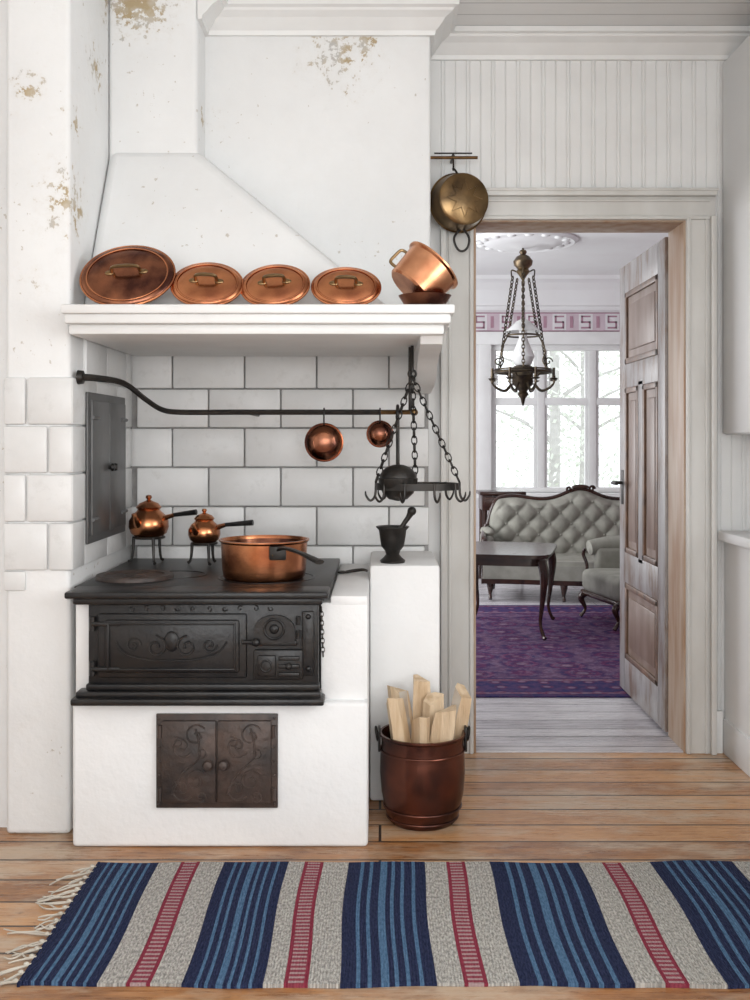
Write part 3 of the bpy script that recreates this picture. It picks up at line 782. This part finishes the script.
def ring(ix,mt,z,wd):
    r.box(xa+ix,xb-ix,ya_+ix,ya_+ix+wd,.008,z,mt);r.box(xa+ix,xb-ix,yb_-ix-wd,yb_-ix,.008,z,mt)
    r.box(xa+ix,xa+ix+wd,ya_+ix,yb_-ix,.008,z,mt);r.box(xb-ix-wd,xb-ix,ya_+ix,yb_-ix,.008,z,mt)
ring(.04,'persr',.0085,.03);ring(.30,'persr',.0085,.04)
r.box(xa+.36,xb-.36,ya_+.36,yb_-.36,.008,.0088,'pers')
r.finish()
# sofa ---------------------------------------------------------------
def tuft(b,fn_top,x0,x1,z0,mat,yb,lean=.12,nx=120,nz=40,du=.115,dv=.10,puff=.035):
    vs=[];fs=[]
    for j in range(nz+1):
        for i in range(nx+1):
            x=x0+(x1-x0)*i/nx; zt=fn_top(x); z=z0+(zt-z0)*j/nz
            u=(x-(x0+x1)/2)/du; v=(z-z0)/dv
            a=(u+v)/2*1.0;c_=(u-v)/2*1.0
            hh=(abs(math.sin(PI*a))*abs(math.sin(PI*c_)))**.45
            e=min(1,min(i,nx-i)/8)*min(1,(nz-j)/5)
            y=yb-.05*e**.5-puff*hh*e+(z-z0)*lean
            vs.append((x,y,z))
    for j in range(nz):
        for i in range(nx): o=j*(nx+1)+i; fs.append((o,o+1,o+nx+2,o+nx+1))
    b.add(vs,fs,mat)
    jj=0
    while z0+jj*dv<z0+.6:
        for ii in range(-12,13):
            if (ii+jj)%2==0:
                x=(x0+x1)/2+ii*du;z=z0+jj*dv
                if x0+.04<x<x1-.04 and z<fn_top(x)-.04 and z>z0: b.ell((x,yb-.055+(z-z0)*lean,z),.012,mat,8,5)
        jj+=1
s=B('tufted_sofa')
cx=1.58;hw=.74
def top(x):
    t_=abs(x-cx)/hw
    return .70+.085*math.exp(-(t_/.22)**2)+.03*math.exp(-((t_-.72)/.2)**2)-.22*max(0,(t_-.86)/.14)**2
tuft(s,top,cx-hw+.02,cx+hw-.02,.27,'uph',8.28,du=.085,dv=.085,puff=.042)
N=60;vs=[];fs=[]
for i in range(N+1):
    x=cx-hw+.02+(2*hw-.04)*i/N
    vs+=[(x,8.36,.15),(x,8.36+.05,top(x)),(x,8.28+(top(x)-.27)*.12,top(x))]
for i in range(N): fs+=[(3*i,3*i+3,3*i+4,3*i+1),(3*i+1,3*i+4,3*i+5,3*i+2)]
s.add(vs,fs,'uph')
s.tube([(cx-hw+2*hw*i/40,8.30+(top(cx-hw+2*hw*i/40)-.27)*.1,top(cx-hw+2*hw*i/40)+.008) for i in range(41)],.018,'dark',8,1)
for sx in(-.09,.09): s.tube(spiral((cx+sx,8.33,.795),.026,1.2,1 if sx>0 else -1,0),.009,'dark',6,3)
s.ell((cx,8.33,.81),(.07,.02,.020),'dark')
def seatpoly(g=0):
    return [(cx+(i/24*2-1)*(hw+g),7.70-g*.3-.07*math.cos((i/24*2-1)*PI)-.02) for i in range(25)]
for z0,z1,g,mt in((.13,.165,.10,'dark'),(.165,.27,.085,'uph'),(.27,.30,.05,'uph')):
    fp=seatpoly(g); poly=[(p_[0],p_[1],z0) for p_ in fp]+[(cx+hw+g*.3,8.35,z0),(cx-hw-g*.3,8.35,z0)]
    s.ext(poly,(0,0,z1-z0),mt)
for sg in(-1,1):
    ax=cx+sg*(hw+.02)
    s.tube([(ax-sg*.02,8.32,.50),(ax+sg*.01,8.15,.49),(ax+sg*.04,7.95,.47),(ax+sg*.05,7.82,.44),(ax+sg*.04,7.77,.38),(ax+sg*.03,7.80,.32),(ax+sg*.04,7.78,.16)],[.024,.020,.020,.024,.018,.016,.018],'dark',8,5)
    s.box(ax-.035,ax+.035,7.90,8.34,.2,.46,'uph',.03)
    s.box(ax-.045,ax+.045,7.94,8.22,.45,.510,'uph',.03)
for lx_ in(cx-hw-.03,cx-.25,cx+.25,cx+hw+.03):
    yy=7.66 if abs(lx_-cx)<.5 else 7.78
    s.tube([(lx_,yy,.15),(lx_,yy-.025,.11),(lx_,yy-.01,.05),(lx_,yy-.03,.014)],[.032,.026,.012,.014],'dark',8,5)
for lx_ in(cx-hw+.05,cx+hw-.05): s.tube([(lx_,8.3,.16),(lx_,8.36,.01)],.02,'dark',8,1)
s.finish(ang=60)
# armchair ------------------------------------------------------------
s=B('tufted_armchair')
def atop(y): 
    t_=abs(y)/.30; return .78-.10*t_**2
s.T=Matrix.Rotation(-PI/2,4,'Z')
tuft(s,atop,-.27,.27,.30,'uph',.24,lean=.15,nx=60,nz=30,du=.085,dv=.085,puff=.03)
N=20;vs=[];fs=[]
for i in range(N+1):
    x=-.27+.54*i/N; vs+=[(x,.30,.15),(x,.37,atop(x)),(x,.24+(atop(x)-.3)*.15,atop(x))]
for i in range(N): fs+=[(3*i,3*i+3,3*i+4,3*i+1),(3*i+1,3*i+4,3*i+5,3*i+2)]
s.add(vs,fs,'uph')
s.tube([(-.28,.29,.3)]+[(-.28+.56*i/20,.33,atop(-.28+.56*i/20)+.008) for i in range(21)]+[(.28,.29,.3)],.018,'dark',8,1)
s.box(-.30,.30,-.32,.30,.15,.185,'dark',.010)
s.box(-.285,.285,-.325,.28,.175,.325,'uph',.045,4)
for sg in(-1,1):
    s.box(sg*.29-.045,sg*.29+.045,-.22,.28,.2,.46,'uph',.035,4)
    s.tube([(sg*.29,.27,.50),(sg*.30,.1,.485),(sg*.31,-.1,.475),(sg*.31,-.25,.455)],[.05,.052,.055,.05],'uph',12,5)
    s.tube([(sg*.31,-.28,.45),(sg*.32,-.288,.41),(sg*.30,-.27,.33),(sg*.29,-.29,.20)],[.012,.012,.011,.013],'dark',8,5)
    s.tube([(sg*.26,-.29,.17),(sg*.27,-.325,.13),(sg*.26,-.30,.06),(sg*.27,-.33,.010)],[.026,.022,.010,.013],'dark',8,5)
    s.tube([(sg*.25,.27,.19),(sg*.26,.34,.01)],[.022,.016],'dark',8,1)
s.T=Matrix()
s.finish((1.70,6.78,.009),(0,0,.2),ang=60)
# coffee table --------------------------------------------------------
s=B('cabriole_coffee_table')
N=40
def tp(g):
    o=[]
    for i in range(N):
        a=2*PI*i/N;ca,sa=math.cos(a),math.sin(a);e=.28
        o.append(((.29+g)*math.copysign(abs(ca)**e,ca),(.40+g)*math.copysign(abs(sa)**e,sa)))
    return o
for z0,z1,g in((.475,.485,-.01),(.485,.50,.0),(.43,.475,-.04)):
    s.ext([(p_[0],p_[1],z0) for p_ in tp(g)],(0,0,z1-z0),'dark')
for sx in(-1,1):
    for sy in(-1,1):
        X_,Y_=sx*.235,sy*.34;ox,oy=sx*.6,sy*.6
        s.tube([(X_,Y_,.46),(X_+ox*.030,Y_+oy*.030,.38),(X_+ox*.01,Y_+oy*.01,.22),(X_-ox*.01,Y_-oy*.01,.10),(X_+ox*.02,Y_+oy*.02,.03),(X_+ox*.04,Y_+oy*.04,.012)],[.030,.027,.015,.010,.011,.014],'dark',8,5)
s.finish((.79,6.56,.010),(0,0,math.radians(-13)))
s=B('side_table')
s.box(-.19,.19,-.18,.18,.725,.755,'dark',.006).box(-.17,.17,-.16,.16,.60,.725,'dark',.004)
s.box(-.15,.15,-.172,-.158,.62,.71,'dark',.004);s.ell((0,-.178,.665),.010,'brassd',8,6)
for sx in(-1,1):
    for sy in(-1,1): s.tube([(sx*.145,sy*.135,.62),(sx*.15,sy*.14,.3),(sx*.16,sy*.15,.0)],[.022,.017,.012],'dark',8,3)
s.finish((1.01,8.85,.0))
# chandelier -----------------------------------------------------------
s=B('brass_chandelier')
zc=H
s.lathe([(.0,-.0),(.42,0),(.42,-.012),(.39,-.028),(.35,-.014),(.28,-.03),(.22,-.05),(.14,-.035),(.05,-.06),(0,-.06)],'ceil',(0,0,zc),48)
for i in range(16):
    a=2*PI*i/16; s.ell((.33*math.cos(a),.33*math.sin(a),zc-.018),(.035,.035,.016),'ceil',10,6)
s.tube([(0,0,zc-.04),(0,0,zc-.12)],.008,'bronze',8,1)
s.lathe([(0,.14),(.02,.135),(.03,.12),(.02,.10),(.05,.085),(.075,.05),(.07,.02),(.04,-.01),(.055,-.03),(.03,-.06),(.012,-.09),(0,-.095)],'brass',(0,0,2.50),24)
for i in range(3):
    a=2*PI*i/3+.4;ca,sa=math.cos(a),math.sin(a)
    s.tube([(ca*.05,sa*.05,2.47),(ca*.10,sa*.10,2.49),(ca*.10,sa*.10,2.44)],.006,'bronze',6,5)
    s.chain((ca*.09,sa*.09,2.44),(ca*.21,sa*.21,1.73),.035,.022,.0055,'bronze')
    s.chain((ca*.05,sa*.05,2.42),(ca*.13,sa*.13,1.98),.03,.02,.005,'bronze')
    b2=a+PI/3;cb,sb=math.cos(b2),math.sin(b2)
    s.tube([(cb*.13,sb*.13,1.98),(cb*.19,sb*.19,1.86),(cb*.17,sb*.17,1.78),(cb*.215,sb*.215,1.71)],.006,'bronze',6,5)
    s.tube(spiral((cb*.215,sb*.215,1.77),.035,1.2,1,0),.005,'bronze',6,3)
s.tube([(0,0,2.42),(0,0,2.10)],.007,'bronze',6,1)
s.torus((0,0,1.98),.13,.007,'bronze')
s.lathe([(.012,.10),(.05,.08),(.10,.035),(.14,0),(.132,.002),(.045,.07),(0,.085)],'glassw',(0,0,2.01),28)
s.lathe([(.03,.30),(.032,.22),(.06,.15),(.09,.08),(.065,.02),(.035,0),(0,0)],'glassw',(0,0,1.74),24)
s.torus((0,0,1.70),.215,.012,'bronze',None,40)
s.torus((0,0,1.72),.215,.006,'bronze',None,40)
s.lathe([(.03,.06),(.06,.05),(.10,.02),(.12,-.03),(.095,-.08),(.05,-.12),(.03,-.15),(.045,-.17),(.02,-.20),(.008,-.25),(0,-.265)],'bronze',(0,0,1.70),28)
for i in range(8):
    a=2*PI*i/8+.25;ca,sa=math.cos(a),math.sin(a)
    s.tube([(ca*.08,sa*.08,1.63),(ca*.14,sa*.14,1.56),(ca*.20,sa*.20,1.57),(ca*.25,sa*.25,1.61),(ca*.25,sa*.25,1.64)],[.010,.009,.008,.007,.008],'bronze',7,5)
    s.lathe([(0,0),(.02,.0),(.035,.012),(.012,.016),(.014,.03),(.010,.03),(.010,.09),(0,.09)],'bronze',(ca*.25,sa*.25,1.635),12)
    s.tube([(ca*.10,sa*.10,1.66),(ca*.16,sa*.16,1.70),(ca*.21,sa*.21,1.70)],.006,'bronze',6,4)
    for q in range(4): s.ell((ca*.215,sa*.215,1.67-.02*q),(.007,.007,.010),'glassw',6,5)
s.finish((1.096,8.1,0))
# ------------------------------------------------------------------ outdoors
B('ground_outdoor').box(-12,20,10.4,40,-.9,-.8,'grass').finish()
def tree(x,y,hgt,n):
    b=B('garden_tree')
    b.tube([(0,0,-.82),(.05,0,hgt*.4),(-.05,.1,hgt)],[.12,.09,.05],'bark2',8,5)
    for i in range(8):
        a=random.random()*6.3;z=hgt*random.uniform(.2,.8)
        b.tube([(0,0,z),(math.cos(a)*.6,math.sin(a)*.6,z+.4),(math.cos(a)*1.4,math.sin(a)*1.4,z+.7)],[.05,.03,.012],'bark2',6,3)
    vs=[];fs=[]
    for i in range(n):
        a=random.random()*6.3;r_=random.uniform(.2,1.9);z=random.uniform(.2,hgt+.8)
        c_=Vector((math.cos(a)*r_,math.sin(a)*r_,z))
        u=Vector([random.uniform(-1,1) for _ in range(3)]).normalized()*.06;v=Vector([random.uniform(-1,1) for _ in range(3)]).normalized()*.045
        o=len(vs);vs+=[c_-u,c_-v,c_+u,c_+v];fs.append((o,o+1,o+2,o+3))
    b.add(vs,fs,'leaf')
    b.finish((x,y,0))
tree(3.1,19,5,1400);tree(6.0,19,5,1500);tree(4.6,24,6,2000);tree(.9,24,5,1200);tree(8.5,24,6,1200)
# ------------------------------------------------------------------ light
w=bpy.data.worlds.new('World');scn.world=w;w.use_nodes=True
bg=w.node_tree.nodes['Background'];bg.inputs[0].default_value=(.92,.96,1,1);bg.inputs[1].default_value=1.9
def area(name,loc,rot,sx,sy,p,col=(1,1,1)):
    l=bpy.data.lights.new(name,'AREA');l.shape='RECTANGLE';l.size=sx;l.size_y=sy;l.energy=p;l.color=col
    o=bpy.data.objects.new(name,l);o.location=loc;o.rotation_euler=rot;scn.collection.objects.link(o)
area('daylight_rear_window',(0,-2.15,1.55),(PI/2,0,0),2.8,1.6,88,(.98,.993,1))
area('daylight_side_window',(1.86,1.2,1.62),(0,PI/2,0),1.25,1.9,42,(.97,.99,1))
area('added_living_fill',(-1.15,7.2,1.45),(0,-PI/2,0),1.4,3.0,98,(.97,.98,1))  # added fill lamp, out of view, brightens the living room from the left
# ------------------------------------------------------------------ camera
cd=bpy.data.cameras.new('camera');cd.sensor_width=36;cd.sensor_fit='AUTO';cd.lens=36*1057/1000
cd.shift_y=-.06;cd.shift_x=-.005;cd.clip_end=100
co=bpy.data.objects.new('camera',cd);co.location=(0,0,1.18);co.rotation_euler=(PI/2,0,0);scn.collection.objects.link(co);scn.camera=co
